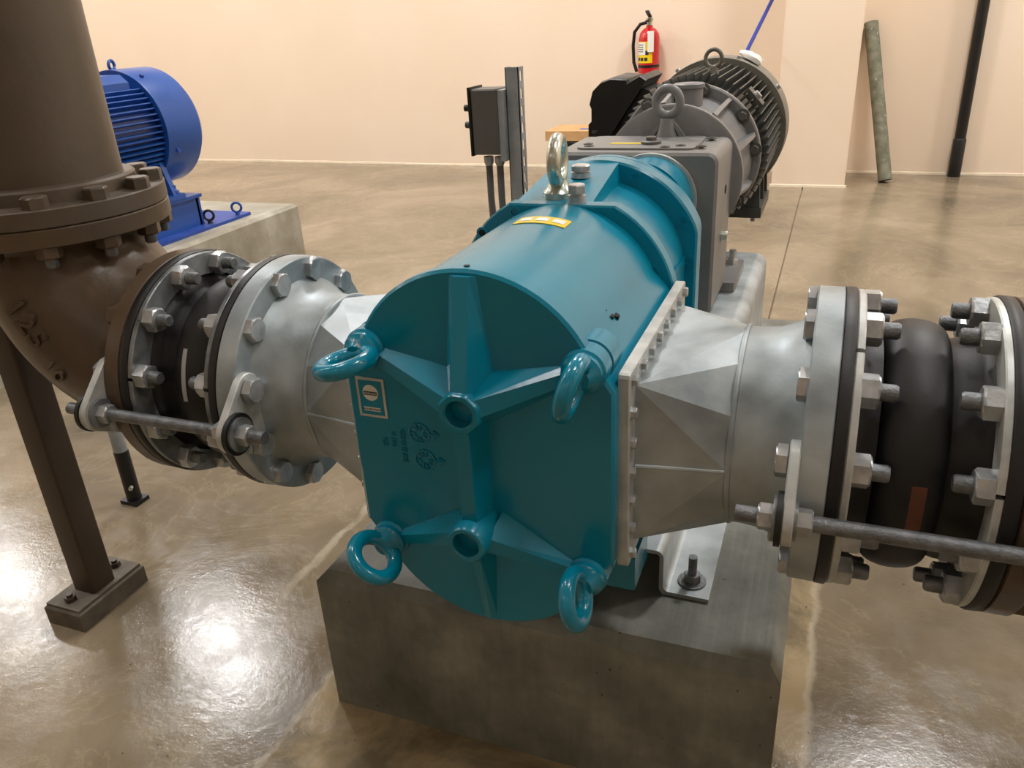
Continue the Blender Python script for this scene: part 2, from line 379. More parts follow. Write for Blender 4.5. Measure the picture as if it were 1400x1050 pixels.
struct('ceiling', MB().box(-9.6, 6.6, -9.2, 7.3, CEIL, CEIL + .1), 'ceiling', smooth=0)
struct('wall_pier', MB().prism(rect2(0.0, 0.50, 6.20, wy(.3), .012, 3), 'z', 0, CEIL), 'wall')
b = MB()
def strip(xa, xb, ya, yb):
    n = max(2, int(abs(xb - xa) / 0.25)); 
    rings = []
    for i in range(n + 1):
        t = i / n; x = xa + (xb - xa) * t; y = ya + (yb - ya) * t; h = 0.010 + 0.008 * random.random()
        rings.append([(x, y, 0), (x, y - .008, 0), (x, y - .006, h), (x, y, h + .004)])
    b.loft(rings)
strip(-9.4, -0.01, wy(-9.4), wy(-0.01)); strip(0.51, 6.4, wy(0.51), wy(6.4))
struct('baseboard_back', b, 'base', smooth=0)
b = MB(); strip(-0.01, 0.512, 6.198, 6.198)
struct('baseboard_pier', b, 'base', smooth=0)

# ceiling lamps
def ceiling_lamp():
    t = thing('ceiling_lamp', 'white rectangular high bay lamp hung under the ceiling', 'lamp', (0, 0, 4.5), 'high bay lamps in rows under the ceiling')
    part('housing', MB().prism(rect2(-.37, .37, -.29, .29, .03, 3), 'z', 4.52, 4.60, ch=.03), 'lamp_body', t)
    part('diffuser', MB().box(-.33, .33, -.25, .25, 4.505, 4.52), 'lamp_on', t, smooth=0)
    for x in (-.28, .28): part('hanger', MB().cyl((x, 0, 4.60), (x, 0, CEIL), .006, n=8), 'zinc', t)
    return t
l0 = ceiling_lamp()
for i, (x, y) in enumerate(LAMPS):
    if i == 0: t = l0
    else:
        t = l0.copy(); COL.objects.link(t)
        for ch in l0.children:
            c = ch.copy(); COL.objects.link(c); c.parent = t
    t.location = (x, y, 4.5)
    t['label'] = 'white rectangular high bay lamp, %s in the row %s' % (('leftmost', 'second from the left', 'middle one', 'second from the right', 'rightmost')[i % 5], ('nearest the back wall', 'above the machines', 'behind the camera')[i // 5])

# ================================================================== PLINTHS
def plinth(x0, x1, y0, y1, h, name, mt, label, c=0.018):
    m = MB()
    r0 = [(x0, y0), (x1, y0), (x1, y1), (x0, y1)]
    m.prism(r0, 'z', 0, h, ch=c)
    return single(name, m, mt, label, 'plinth', (x0 / 2 + x1 / 2, y0 / 2 + y1 / 2, 0), smooth=0)
plinth(-.403, .417, .965, 2.52, .317, 'concrete_plinth', 'concrete', 'grey concrete block with chamfered edges under the teal pump')
plinth(-3.58, -2.565, 1.75, 4.01, .28, 'concrete_plinth', 'concrete2', 'pale concrete block on the floor under the blue motor')

# ================================================================== PUMP
AY, AZ = 1.061, 0.6795          # pipe axis
ZU, ZL = 0.775, 0.584           # shafts
pump = thing('rotary_lobe_pump', 'teal painted lobe pump with star ribbed front cover, on the nearest concrete block', 'pump', (0, 1.2, .40))
def stadium(r, n=24, hw=None, a=0.0):
    """round ends about both shafts; a = angle where arc stops"""
    pts = []
    for i in range(n + 1):
        t = a + (PI - 2 * a) * i / n; pts.append((r * math.cos(t), ZU + r * math.sin(t)))
    if hw: pts.append((-hw, ZU + hw * 0.16)); 
    if hw: pts.append((-hw, ZL - hw * 0.16))
    for i in range(n + 1):
        t = PI + a + (PI - 2 * a) * i / n; pts.append((r * math.cos(t), ZL + r * math.sin(t)))
    if hw: pts.append((hw, ZL - hw * 0.16)); pts.append((hw, ZU + hw * 0.16))
    return pts
body = MB(); body.prism(stadium(.170, hw=.189, a=math.radians(24)), 'y', .872, 1.252)
part('pump_casing', body, 'teal', pump)
# front cover: rim, recessed pane
cov = MB()
outer = stadium(.1765, hw=.190, a=math.radians(24))
cov.prism(outer, 'y', .872, .852, ch=.004)
cover = part('front_cover', cov, 'teal', pump)
YF = .852
# ribs
def rib(mb, p0, p1, w0, w1, h0, h1, d0=.018, d1=.008):
    a = Vector((p0[0], p0[1])); b_ = Vector((p1[0], p1[1])); t = (b_ - a).normalized(); a = a + t * .0215; n = Vector((-t.y, t.x))
    def q(p, o, y): return (p.x + n.x * o, y, p.y + n.y * o)
    r0 = [q(a, -w0 - d0, YF + .002), q(a, -w0, YF - h0), q(a, w0, YF - h0), q(a, w0 + d0, YF + .002)]
    r1 = [q(b_, -w1 - d1, YF + .002), q(b_, -w1, YF - h1), q(b_, w1, YF - h1), q(b_, w1 + d1, YF + .002)]
    mb.loft([r0, r1])
HU, HL = (0, ZU), (0, ZL)
EYES = [(-.152, .833), (.152, .833), (-.152, .527), (.152, .527)]
def ribp(h, e, *a, **k): 
    m = MB(); rib(m, h, e, *a, **k); return part('rib', m, 'teal', cover, smooth=20)
ribp(HU, (0, .944), .011, .010, .043, .006, d0=.026, d1=.010)
ribp(HU, (EYES[0][0] + .012, EYES[0][1] - .006), .012, .007, .043, .008, d0=.024, d1=.007)
ribp(HU, (EYES[1][0] - .012, EYES[1][1] - .006), .012, .007, .043, .008, d0=.024, d1=.007)
ribp(HU, (0, ZL + .01), .011, .011, .043, .040, d0=.010, d1=.010)
ribp(HL, (EYES[2][0] + .015, EYES[2][1] + .004), .012, .006, .040, .006, d0=.016, d1=.006)
ribp(HL, (EYES[3][0] - .015, EYES[3][1] + .004), .012, .006, .040, .006, d0=.022, d1=.006)
ribp(HL, (0, .414), .006, .004, .036, .004, d0=.014, d1=.008)
def hub(c, r, h, hole, oct_=False):
    m = MB(); n = 8 if oct_ else 40
    y0 = YF + .002; yt = YF - h
    rot = PI / 8
    def ring(y, rr, k=n): return [(c[0] + rr * math.cos(rot + 2 * PI * j / 40), y, c[1] + rr * math.sin(rot + 2 * PI * j / 40)) for j in range(40)]
    def oring(y, rr):
        out = []
        for j in range(40):
            a = 2 * PI * j / 40
            k = math.cos(PI / 8) / math.cos(((a + PI / 8) % (PI / 4)) - PI / 8) if oct_ else 1.0
            out.append((c[0] + rr * 1.05 * k * math.cos(a), y, c[1] + rr * 1.05 * k * math.sin(a)))
        return out
    def cr(y, rr): return [(c[0] + rr * math.cos(2 * PI * j / 40), y, c[1] + rr * math.sin(2 * PI * j / 40)) for j in range(40)]
    f_ = oring if oct_ else cr
    m.loft([f_(y0, r * 1.1), f_(yt + .004, r), f_(yt, r - .003), cr(yt, hole + .002), cr(yt + .002, hole), cr(yt + .028, hole)])
    o = part('hub', m, 'teal', cover)
    return o
hub(HU, .0295, .047, .0185, True)
hub(HL, .0285, .060, .0185, False)
for c, yt in ((HU, YF - .047), (HL, YF - .060)):
    part('plug', MB().cyl((c[0], yt + .027, c[1]), (c[0], yt + .020, c[1]), .0183, n=32), 'teal', cover)
# corner bosses and eye bolts
for k, (ex, ez) in enumerate(EYES):
    m = MB(); up = ez > .6
    m.lathe([(0, .026), (.003, .029), (.030, .029), (.031, .027), (.034, .027), (.035, .030), (.075 if up else .07, .030), (.082, .024)], (ex, .846, ez), (0, 1, 0), 36)
    part('boss', m, 'teal', pump)
ROLL = [(-1.80), (.28), (-.85), (-.22)]   # angle of ring plane from vertical about the bolt axis
DROP = [(-.006, .000), (.0, -.010), (-.0, .0), (0, 0)]
for k, (ex, ez) in enumerate(EYES):
    a = ROLL[k]; nrm = Vector((math.cos(a), 0, -math.sin(a)))
    m = MB(); yb = .846
    c = Vector((ex, yb - .046, ez))
    m.torus(c, nrm, .0330, .0112, n=48, m=16)
    m.lathe([(0, .026), (.007, .026), (.011, .021), (.022, .014)], (ex, yb, ez), (0, -1, 0), 28)
    part('ring_bolt', m, 'teal_chip', pump)
# flanges of the casing
def clip_top(poly, zmax):
    out = []; n = len(poly)
    for i in range(n):
        a = poly[i]; b_ = poly[(i + 1) % n]
        if a[1] <= zmax: out.append(a)
        if (a[1] - zmax) * (b_[1] - zmax) < 0:
            t = (zmax - a[1]) / (b_[1] - a[1]); out.append((a[0] + (b_[0] - a[0]) * t, zmax))
    return out
f1 = clip_top(stadium(.193, n=30, a=0.08), .945)
part('casing_flange', MB().prism(f1, 'y', 1.243, 1.275, ch0=.003, ch=.002), 'teal', pump)
rb = MB(); rb.prism(stadium(.163, n=28, hw=.165, a=.15), 'y', 1.274, 1.49)
part('gear_casing', rb, 'teal', pump)
pad = MB()
pad.loft([[(-.085, y, zt), (x1, y, zt), (x1 + .006, y, zt - .05), (-.09, y, zt - .05)] for y, x1, zt in ((1.27, .046, .944), (1.50, .034, .972))])
part('top_pad', pad, 'teal', pump, smooth=15)
f2 = stadium(.200, n=36, a=0.35)
f2 = [(max(-.186, min(.186, p[0])), p[1]) for p in f2]
part('rear_flange', MB().prism(f2, 'y', 1.487, 1.535, ch0=.004, ch=.004), 'teal', pump)
part('rear_flange', MB().prism([(p[0] * .985, p[1]) for p in f2], 'y', 1.535, 1.552), 'teal', pump)
part('lantern', MB().lathe([(0, .104), (.012, .092), (.135, .092)], (.053, 1.550, .858), (0, 1, 0), 64), 'teal', pump)
part('lantern_ring', MB().lathe([(0, .098), (.012, .098)], (.053, 1.684, .858), (0, 1, 0), 64), 'galv_pale', pump, 'pale metal ring between teal lantern and grey gearbox')
# small sunk bolts on the flanges
bm_ = MB(); bm_.lathe([(0, .0105), (-.0025, .0105), (-.0025, .0065), (.002, .0060)], (0, 0, 0), (0, 1, 0), 20)
sb = bm_.mesh('cap_screw', 'teal')
for (x, z) in ((-.142, .893), (-.080, .930), (.052, .930), (.155, .842), (-.176, .80), (.178, .74), (.178, .62), (-.178, .62)):
    inst('cap_screw', sb, pump, (x, 1.2425, z))
for a in (68, 30, 5, -35, 100, 130):
    r = .184; x = r * math.cos(math.radians(a)); z = ZU + r * math.sin(math.radians(a)); x = min(x, .172)
    inst('cap_screw', sb, pump, (x, 1.4865, z))
inst('cap_screw', sb, pump, (.172, 1.4865, .66)); inst('cap_screw', sb, pump, (.172, 1.4865, .57))
for p in ((-.142, 1.2400, .893),): part('bolt_hole', MB().cyl(p, (p[0], p[1] + .003, p[2]), .0062, n=16), 'hole', pump)
part('bolt_hole', MB().cyl((0, .866, .9520), (0, .866, .9526), .004, n=12), 'hole', pump)
# pock marks on the casing flank
pk = MB()
for i, (x, y) in enumerate(((.137, .985), (.146, .990), (.150, 1.005))):
    z = ZU + math.sqrt(.170 ** 2 - .1 ** 2) if False else .862 - (x - .137) * 1.1
    pk.cyl((x, y, z - .004), (x + .003, y, z + .004), .006, n=10)
part('core_plug', pk, 'hole', pump)
# feet of the pump
for sx in (-1, 1):
    for y in (.98, 1.33):
        x0, x1 = sorted((sx * .11, sx * .19))
        part('foot', MB().box(x0, x1, y, y + .09, .409, .47), 'teal', pump)
part('keel', MB().box(-.10, .10, .98, 1.42, .409, .43), 'teal', pump)
# lifting eye (silver) and plugs
m = MB(); m.torus((-.022, 1.30, .945 + .060), (1, .12, 0), .034, .0118, n=48, m=16)
m.lathe([(0, .026), (.010, .026), (.016, .020), (.028, .015)], (-.022, 1.30, .945), (0, 0, 1), 32)
part('lifting_eye', m, 'silver', pump, 'plated steel lifting eye on top')
def plug(x, y, z, r, h):
    m = MB(); m.lathe([(0, r * 1.1), (h * .4, r * 1.1), (h * .42, r * .8), (h * .55, r * .8)], (x, y, z), (0, 0, 1), 24); m.hexn((x, y, z + h * .55), (0, 0, 1), r * 2, h * .45)
    part('vent_plug', m, 'zinc', pump, 'silver hexagonal vent plug')
plug(.022, 1.262, .945, .0135, .030); plug(-.012, 1.40, .960, .016, .022)
# yellow label on the casing
def cyl_patch(x0, x1, y0, y1, zc, r, off, nx=8):
    m = MB(); r1 = r + off; rings = []
    for i in range(nx + 1):
        x = x0 + (x1 - x0) * i / nx
        z = zc + math.sqrt(r1 * r1 - x * x); zi = zc + math.sqrt((r + .0001) ** 2 - x * x) if r > abs(x) else z - .001
        rings.append([(x, y0, z), (x, y1, z), (x, y1, zi), (x, y0, zi)])
    m.loft(rings); return m
lb = part('warning_label', cyl_patch(-.036, .046, 1.116, 1.156, ZU, .170, .0012), 'yellow', pump, 'yellow warning label')
for x0 in (-.030, -.004, .022): part('label_pictogram', cyl_patch(x0, x0 + .019, 1.128, 1.146, ZU, .1712, .0006, 3), 'white', lb)
# name plate
npz, npx = .760, -.153
npl = part('name_plate', MB().box(npx - .022, npx + .022, YF - .0020, YF + .001, npz - .030, npz + .030), 'galv_pale', cover, 'metal edged name plate with white oval')
O_ = org(npl)
def npart(name, mb, mt): 
    at = O_; me = mb.mesh(name, mt, off=at, smooth=0); return obj(name, me, cover, at - org(cover))
npart('plate_field', MB().box(npx - .018, npx + .018, YF - .0026, YF - .0019, npz - .026, npz + .026), 'teal')
mo = MB(); mo.lathe([(0, .0120), (.0008, .0120)], (npx, YF - .0025, npz + .008), (0, -1, 0), 32); npart('emblem', mo, 'white')
npart('emblem_band', MB().box(npx - .0105, npx + .0105, YF - .0037, YF - .0032, npz + .0045, npz + .0100), 'ink')
npart('emblem_bar', MB().box(npx - .013, npx + .013, YF - .0034, YF - .0025, npz - .0200, npz - .0145), 'white')
text_part('VOGELSANG', .0040, .0002, (npx, YF - .0040, npz + .0072), (1, 0, 0), (0, 0, 1), 'white', cover)
text_part('VOGELSANG', .0046, .0002, (npx, YF - .0037, npz - .0172), (1, 0, 0), (0, 0, 1), 'ink', cover)
# cast emblem: two gear wheels with rims, arrows and a column of letters
cast = MB()
for (gx, gz) in ((-.085, .713), (-.080, .672)):
    cast.torus((gx, YF - .0005, gz), (0, 1, 0), .0150, .0016, n=32, m=8)
    for k in range(10):
        a = 2 * PI * k / 10; cast.cyl((gx + .006 * math.cos(a), YF - .001, gz + .006 * math.sin(a)), (gx + .0125 * math.cos(a), YF - .001, gz + .0125 * math.sin(a)), .0013, n=6)
    cast.tube([(gx + .022, YF - .0008, gz + .007), (gx + .030, YF - .0008, gz + .002), (gx + .022, YF - .0008, gz - .007)], .0013, 6)
    cast.tube([(gx + .016, YF - .0008, gz + .001), (gx + .030, YF - .0008, gz + .001)], .0013, 6)
part('cast_mark', cast, 'teal', cover)
text_part('GEHAEUSE', .0110, .0012, (-.112, YF - .0006, .690), (0, 0, -1), (1, 0, 0), 'teal', cover, 'cast_lettering')
text_part('V 186', .0105, .0012, (-.127, YF - .0006, .698), (0, 0, -1), (1, 0, 0), 'teal', cover, 'cast_lettering')
text_part('Q2', .0105, .0012, (-.141, YF - .0006, .692), (0, 0, -1), (1, 0, 0), 'teal', cover, 'cast_lettering')

# ================================================================== shared bolt meshes (axis +x from origin)
def nut_mesh(name, mt, af=.0365, h=.020): return MB().hexn((0, 0, 0), (1, 0, 0), af, h).mesh(name, mt, smooth=0)
ROD_NUT = nut_mesh('nut', 'zinc', af=.029, h=.017); NUT = nut_mesh('nut', 'zinc'); HEAD = nut_mesh('bolt_head', 'zinc', h=.014)
mstud = MB(); mstud.lathe([(0, .0105), (.017, .0105), (.020, .0085)], (0, 0, 0), (1, 0, 0), 18); STUD = mstud.mesh('stud', 'steel_dark')
HEADB = nut_mesh('bolt_head', 'brown'); HEADB2 = nut_mesh('bolt_head', 'brown_cast')
def bolt_at(me, name, parent, p, s, rot=0.0):
    o = inst(name, me, parent, p); o.rotation_euler = (random.uniform(0, 1.0), 0, 0 if s > 0 else PI); return o
BA = [math.radians(15 + 30 * k) for k in range(12)]
def bpos(x, a, r=.181): return (x, AY + r * math.cos(a), AZ + r * math.sin(a))
EARBOLTS = (5, 6)       # 165 and 195 degrees
ROD = (AY - .2215, .674)

for s in (-1, 1):
    side = 'left' if s < 0 else 'right'
    # ---------------- reducer bolted to the pump
    red = thing('pipe_reducer', 'galvanised rectangular to round reducer on the %s side of the teal pump' % side, 'pipe fitting', (s * .30, AY, AZ - .2))
    pl = MB(); y0, y1, z0, z1 = .872, 1.262, .535, .824
    pl.prism(rect2(y0, y1, z0, z1, .006, 2), 'x', s * .1895, s * .204, ch=.0015)
    part('mounting_plate', pl, 'galv_pale', red, smooth=20)
    N = 48
    def rectring(x, hy, hz, k):
        out = []
        for j in range(N):
            a = 2 * PI * (j + .5) / N; c, sn = math.cos(a), math.sin(a)
            t = min(hy / abs(c) if abs(c) > 1e-6 else 9, hz / abs(sn) if abs(sn) > 1e-6 else 9)
            R_ = (c * t, sn * t); 
            C_ = (.140 * c, .140 * sn)
            out.append((x, AY + R_[0] * (1 - k) + C_[0] * k, AZ + R_[1] * (1 - k) + C_[1] * k))
        return out
    # true transition: four flat triangles, four conical corners
    def trans():
        m = MB(); hy, hz = .158, .118; xa, xb = s * .203, s * .322; RR = .1425
        corners = [(hy, hz), (-hy, hz), (-hy, -hz), (hy, -hz)]
        vs = [(xa, AY + c[0], AZ + c[1]) for c in corners]; q = 3; fs = []
        for j in range(4 * q):
            a = 2 * PI * j / (4 * q); vs.append((xb, AY + RR * math.cos(a), AZ + RR * math.sin(a)))
        for c in range(4):
            for j in range(q):
                i0 = 4 + c * q + j; i1 = 4 + (c * q + j + 1) % (4 * q); fs.append((c, i1, i0))
            i = 4 + ((c + 1) * q) % (4 * q); fs.append((c, (c + 1) % 4, i))
        fs.append((0, 1, 2, 3)); fs.append(tuple(range(4, 4 + 4 * q)))
        return m.add(vs, fs)
    part('transition', trans(), 'galv', red, smooth=0)
    nk = MB(); nk.lathe([(.321, .1405), (.340, .1405), (.365, .143), (.385, .150), (.402, .163), (.410, .168)], (0, AY, AZ), (s, 0, 0), 72)
    part('weld_neck', nk, 'galv', red, smooth=50)
    fg = MB(); fg.lathe([(.407, .2), (.409, .2025), (.4395, .203), (.441, .2015)], (0, AY, AZ), (s, 0, 0), 96); part('flange', fg, 'galv', red)
    wd = MB(); wd.torus((s * .322, AY, AZ), (1, 0, 0), .1400, .0042, n=72, m=8)
    for (sy, sz) in ((-1, 0), (1, 0)):
        wd.tube([(s * .205, AY + sy * .159, AZ), (s * .26, AY + sy * .150, AZ), (s * .318, AY + sy * .142, AZ)], .003, 8)
    part('weld_bead', wd, 'galv', red)
    # bolts of the plate
    pbm = MB(); pbm.hexn((0, 0, 0), (1, 0, 0), .0135, .007); pb = pbm.mesh('plate_bolt', 'zinc', smooth=0)
    pos = [(y0 + .018 + (y1 - y0 - .036) * i / 7, z1 - .014) for i in range(8)] + [(y0 + .018 + (y1 - y0 - .036) * i / 7, z0 + .014) for i in range(8)]
    pos += [(y0 + .014, z0 + .014 + (z1 - z0 - .028) * i / 6) for i in range(1, 6)] + [(y1 - .014, z0 + .014 + (z1 - z0 - .028) * i / 6) for i in range(1, 6)]
    for p in pos: bolt_at(pb, 'plate_bolt', red, (s * .204, p[0], p[1]), s)
    for k, a in enumerate(BA):
        x = .409 if k not in EARBOLTS else .394
        bolt_at(HEAD, 'bolt_head', red, bpos(s * x, a), -s)
    # ---------------- rubber expansion joint
    ej = thing('expansion_joint', ('black rubber expansion joint between the galvanised reducer and the brown elbow' if s < 0 else
               'black rubber expansion joint with bulged arch right of the teal pump'), 'pipe joint', (s * .537, AY, AZ - .2))
    rbm = MB(); pr = [(.441, .2), (.442, .2035), (.454, .204), (.456, .202), (.457, .165), (.462, .153), (.475, .147), (.492, .146)]
    for i in range(0, 17):
        a = PI - PI * i / 16; pr.append((.531 + .038 * math.cos(a), .143 + .024 * math.sin(a) ** .8))
    pr += [(.582, .146), (.600, .147), (.612, .153), (.618, .165), (.619, .202), (.622, .204), (.634, .2035), (.637, .2)]
    rbm.lathe(pr, (0, AY, AZ), (s, 0, 0), 96); part('rubber_sleeve', rbm, 'rubber', ej, smooth=50)
    for xa, xb in ((.456, .466), (.610, .620)):
        for h in (0, 1):
            a0 = .018 + h * PI + (PI if False else 0); rm = MB()
            # split on a slant so that the gaps show at the front
            off = math.radians(-58 if (xa < .5 and s > 0) else -14)
            rm.lathe([(xa, .163), (xb, .163), (xb, .1995), (xb - .002, .201), (xa + .002, .201), (xa, .1995)], (0, AY, AZ), (s, 0, 0), 48, a0=off + a0, a1=off + (h + 1) * PI - .010)
            part('retaining_ring_half', rm, 'galv_dark' if s < 0 else 'galv_pale', ej)
    for a in BA:
        bolt_at(NUT, 'nut', ej, bpos(s * .466, a), s); bolt_at(STUD, 'stud', ej, bpos(s * .486, a), s)
        bolt_at(NUT, 'nut', ej, bpos(s * .610, a), -s); bolt_at(STUD, 'stud', ej, bpos(s * .590, a), -s)
    # patch on the rubber
    pm = MB(); r_ = .1678
    if s > 0:
        rings = []
        for i in range(9):
            a = math.radians(170 + 32 * i / 8); rings.append([(x, AY + (r_ - d) * math.cos(a), AZ + (r_ - d) * math.sin(a)) for x, d in ((.522, .0045), (.535, 0), (.549, .002), (.549, .006), (.535, .004), (.522, .008))])
        pm.loft(rings); part('rubber_patch', pm, 'rubber_tag', ej, 'brown rectangular patch on the bulge')
    else:
        rings = []
        for i in range(9):
            a = math.radians(148 + 30 * i / 8); rings.append([(-x, AY + (r_ - d) * math.cos(a), AZ + (r_ - d) * math.sin(a)) for x, d in ((.532, 0), (.540, 0), (.540, .004), (.532, .004))])
        pm.loft(rings); part('rubber_patch', pm, 'pale_grey', ej, 'narrow pale grey strip on the bulge')
    # ---------------- tie rod
    tr = thing('tie_rod', 'threaded steel tie rod with teardrop ear plates across the %s rubber joint' % side, 'tie rod', (s * .54, ROD[0], ROD[1] - .04))
    x_out = .735; x_in = .342
    ly = ROD[0]; lz = ROD[1]
    rod = MB(); rod.cyl((s * x_in, ly, lz), (s * x_out, ly, lz), .0098, n=20)
    part('rod', rod, 'steel_dark', tr)
    bp_ = [bpos(0, BA[k])[1:] for k in EARBOLTS]
    poly = hull(circ2(bp_[0], .027, 28) + circ2((ly, lz), .031, 32) + circ2(bp_[1], .018, 20))
    for xa, xb in ((.3955, .4085), (.669, .682)):
        m = MB(); m.prism(poly, 'x', s * xa, s * xb, ch=.0015, ch0=.0015); part('ear_plate', m, 'galv_pale', tr)
    for xa, xb, mt_, rr, nm in ((.3885, .3955, 'rubber', .033, 'rubber_washer'), (.3845, .3885, 'galv_dark', .027, 'washer'), (.682, .689, 'rubber', .033, 'rubber_washer'), (.689, .693, 'galv_dark', .027, 'washer'), (.662, .669, 'galv_dark', .024, 'washer'), (.4085, .4125, 'galv_dark', .024, 'washer')):
        if nm == 'washer' and s > 0 and xa > .6 and xa < .68: pass
        part(nm, MB().cyl((s * xa, ly, lz), (s * xb, ly, lz), rr, n=36), mt_, tr)
    for x, d in ((.3845, -s), (.693, s), (.662, -s), (.4125, s)): 
        o = inst('nut', ROD_NUT, tr, (s * x, ly, lz)); o.rotation_euler = (.3, 0, 0 if d > 0 else PI)

# ================================================================== BROWN ELBOW, PIPE AND POST (left)
EX = -.637 - .287; EZT = .952
el = thing('pipe_elbow', 'brown painted flanged cast elbow turning up at the left', 'pipe elbow', (EX, AY, .52))
m = MB(); rings = []
n = 20
for i in range(-1, n + 2):
    if i < 0: cx_, cz_, th, rr = -.66, AZ, 0, .150
    elif i > n: cx_, cz_, th, rr = EX, EZT - .02, PI / 2, .150
    else:
        th = PI / 2 * i / n; cx_ = -.669 + (EX + .669) * math.sin(th); cz_ = EZT - .032 - (EZT - .032 - AZ) * math.cos(th); rr = .146 + .014 * math.sin(2 * th) 
    # ring normal direction: along path (-cos th, 0, sin th)
    d = Vector((-math.cos(th), 0, math.sin(th))); u = Vector((0, 1, 0)); v = Vector((math.sin(th), 0, math.cos(th)))
    rings.append([Vector((cx_, AY, cz_)) + (u * math.cos(2 * PI * j / 56) + v * math.sin(2 * PI * j / 56)) * rr for j in range(56)])
m.loft(rings); part('elbow_body', m, 'brown_cast', el, smooth=60)
m = MB(); m.lathe([(.637, .2), (.639, .203), (.666, .203), (.668, .201), (.669, .165), (.685, .152)], (0, AY, AZ), (-1, 0, 0), 96); part('flange', m, 'brown_cast', el)
m = MB(); m.lathe([(0, .201), (-.002, .203), (-.029, .203), (-.031, .201), (-.032, .165), (-.05, .150)], (EX, AY, EZT), (0, 0, 1), 96); part('flange', m, 'brown_cast', el)
for k, a in enumerate(BA):
    if k in EARBOLTS: bolt_at(HEAD, 'bolt_head', el, bpos(-.682, a), -1)
    else: bolt_at(HEADB2, 'bolt_head', el, bpos(-.668, a), -1)
for a in BA:
    o = inst('nut', HEADB2, el, (EX + .181 * math.cos(a), AY + .181 * math.sin(a), EZT - .031)); o.rotation_euler = (0, PI / 2, 0)
    o = inst('stud', STUD, el, (EX + .181 * math.cos(a), AY + .181 * math.sin(a), EZT - .047)); o.rotation_euler = (0, PI / 2, 0)
# cast letters on the elbow flank (front, facing the camera)
def on_elbow(th, ph, lift=.0):
    """th along bend, ph around: 0 = front (-y), positive = outer side"""
    cx_ = -.669 + (EX + .669) * math.sin(th); cz_ = EZT - .032 - (EZT - .032 - AZ) * math.cos(th)
    o_ = Vector((-math.sin(th), 0, -math.cos(th))); nrm = Vector((0, -1, 0)) * math.cos(ph) + o_ * math.sin(ph)
    return Vector((cx_, AY, cz_)) + nrm * (.146 + .014 * math.sin(2 * th) + lift), nrm
def cast_text(txt, size, th, ph, ang):
    p, nrm = on_elbow(th, ph, .0005); X0 = Vector((0, 0, 1)).cross(nrm).normalized(); Y0 = nrm.cross(X0)
    X = X0 * math.cos(ang) + Y0 * math.sin(ang); Y = nrm.cross(X)
    text_part(txt, size, .0035, p, X, Y, 'brown_cast', el, 'cast_lettering', bold=.0006)
cast_text('125', .062, .95, -.10, -1.05); cast_text('10', .046, .62, .16, -1.0); cast_text('XS', .036, .26, .05, -.7)

vp = thing('vertical_pipe', 'brown painted vertical pipe with bolted flange rising at the left edge', 'pipe', (EX, AY, EZT))
m = MB(); m.lathe([(0, .201), (.002, .203), (.029, .203), (.031, .201), (.032, .158), (.052, .156), (.056, .152), (.058, .1375)], (EX, AY, EZT + .001), (0, 0, 1), 96); part('flange', m, 'brown', vp)
part('pipe_run', MB().lathe([(0, .1365), (CEIL - EZT - .04, .1365)], (EX, AY, EZT + .035), (0, 0, 1), 96), 'brown', vp)
for a in BA:
    o = inst('bolt_head', HEADB, vp, (EX + .181 * math.cos(a), AY + .181 * math.sin(a), EZT + .032)); o.rotation_euler = (0, -PI / 2, 0)

ps = thing('pipe_support', 'dark brown square tube post on a grouted plate under the elbow', 'post', (-1.125, 1.05, 0))
part('grout_pad', MB().prism([(-1.185, .955), (-1.075, .955), (-1.075, 1.150), (-1.185, 1.150)], 'z', 0, .048, ch=.004), 'grout', ps, smooth=0)
part('base_plate', MB().box(-1.180, -1.080, .960, 1.145, .048, .055), 'grout', ps, smooth=0)
part('post', MB().prism(rect2(-1.157, -1.093, 1.018, 1.082, .006, 3), 'z', .055, .88), 'brown_dark', ps)
part('bracket', MB().box(-1.10, -1.062, 1.045, 1.055, .70, .87), 'brown_dark', ps)
for y in (.985, 1.118):
    m = MB(); m.hexn((-1.13, y, .055), (0, 0, 1), .022, .012); m.cyl((-1.13, y, .067), (-1.13, y, .074), .007, n=12); part('anchor_bolt', m, 'brown_dark', ps)

# small stanchion beyond the left flange
st = thing('pipe_stand', 'slim grey stand with black foot behind the left flange', 'stand', (-1.39, 1.43, 0))
part('tube', MB().cyl((-1.39, 1.43, .16), (-1.39, 1.43, .66), .019, n=20), 'strut', st)
m = MB(); m.cyl((-1.39, 1.43, .012), (-1.39, 1.43, .17), .0205, n=20); m.box(-1.42, -1.36, 1.405, 1.455, 0, .012); part('foot', m, 'black', st)
part('bolt', MB().cyl((-1.372, 1.415, .06), (-1.365, 1.405, .06), .006, n=10), 'silver', st)

# brown flanged pipe on the right
rp = thing('flanged_pipe', 'brown painted flanged pipe leaving the frame at the right', 'pipe', (1.0, AY, AZ - .2))
m = MB(); m.lathe([(.637, .2), (.639, .203), (.666, .203), (.668, .201), (.669, .165), (.69, .145)], (0, AY, AZ), (1, 0, 0), 96); part('flange', m, 'brown_cast', rp)
part('pipe_run', MB().lathe([(.68, .143), (6.4, .143)], (0, AY, AZ), (1, 0, 0), 64), 'brown', rp)
for k, a in enumerate(BA):
    bolt_at(HEADB2 if k not in EARBOLTS else HEAD, 'bolt_head', rp, bpos(.668 if k not in EARBOLTS else .682, a), 1)

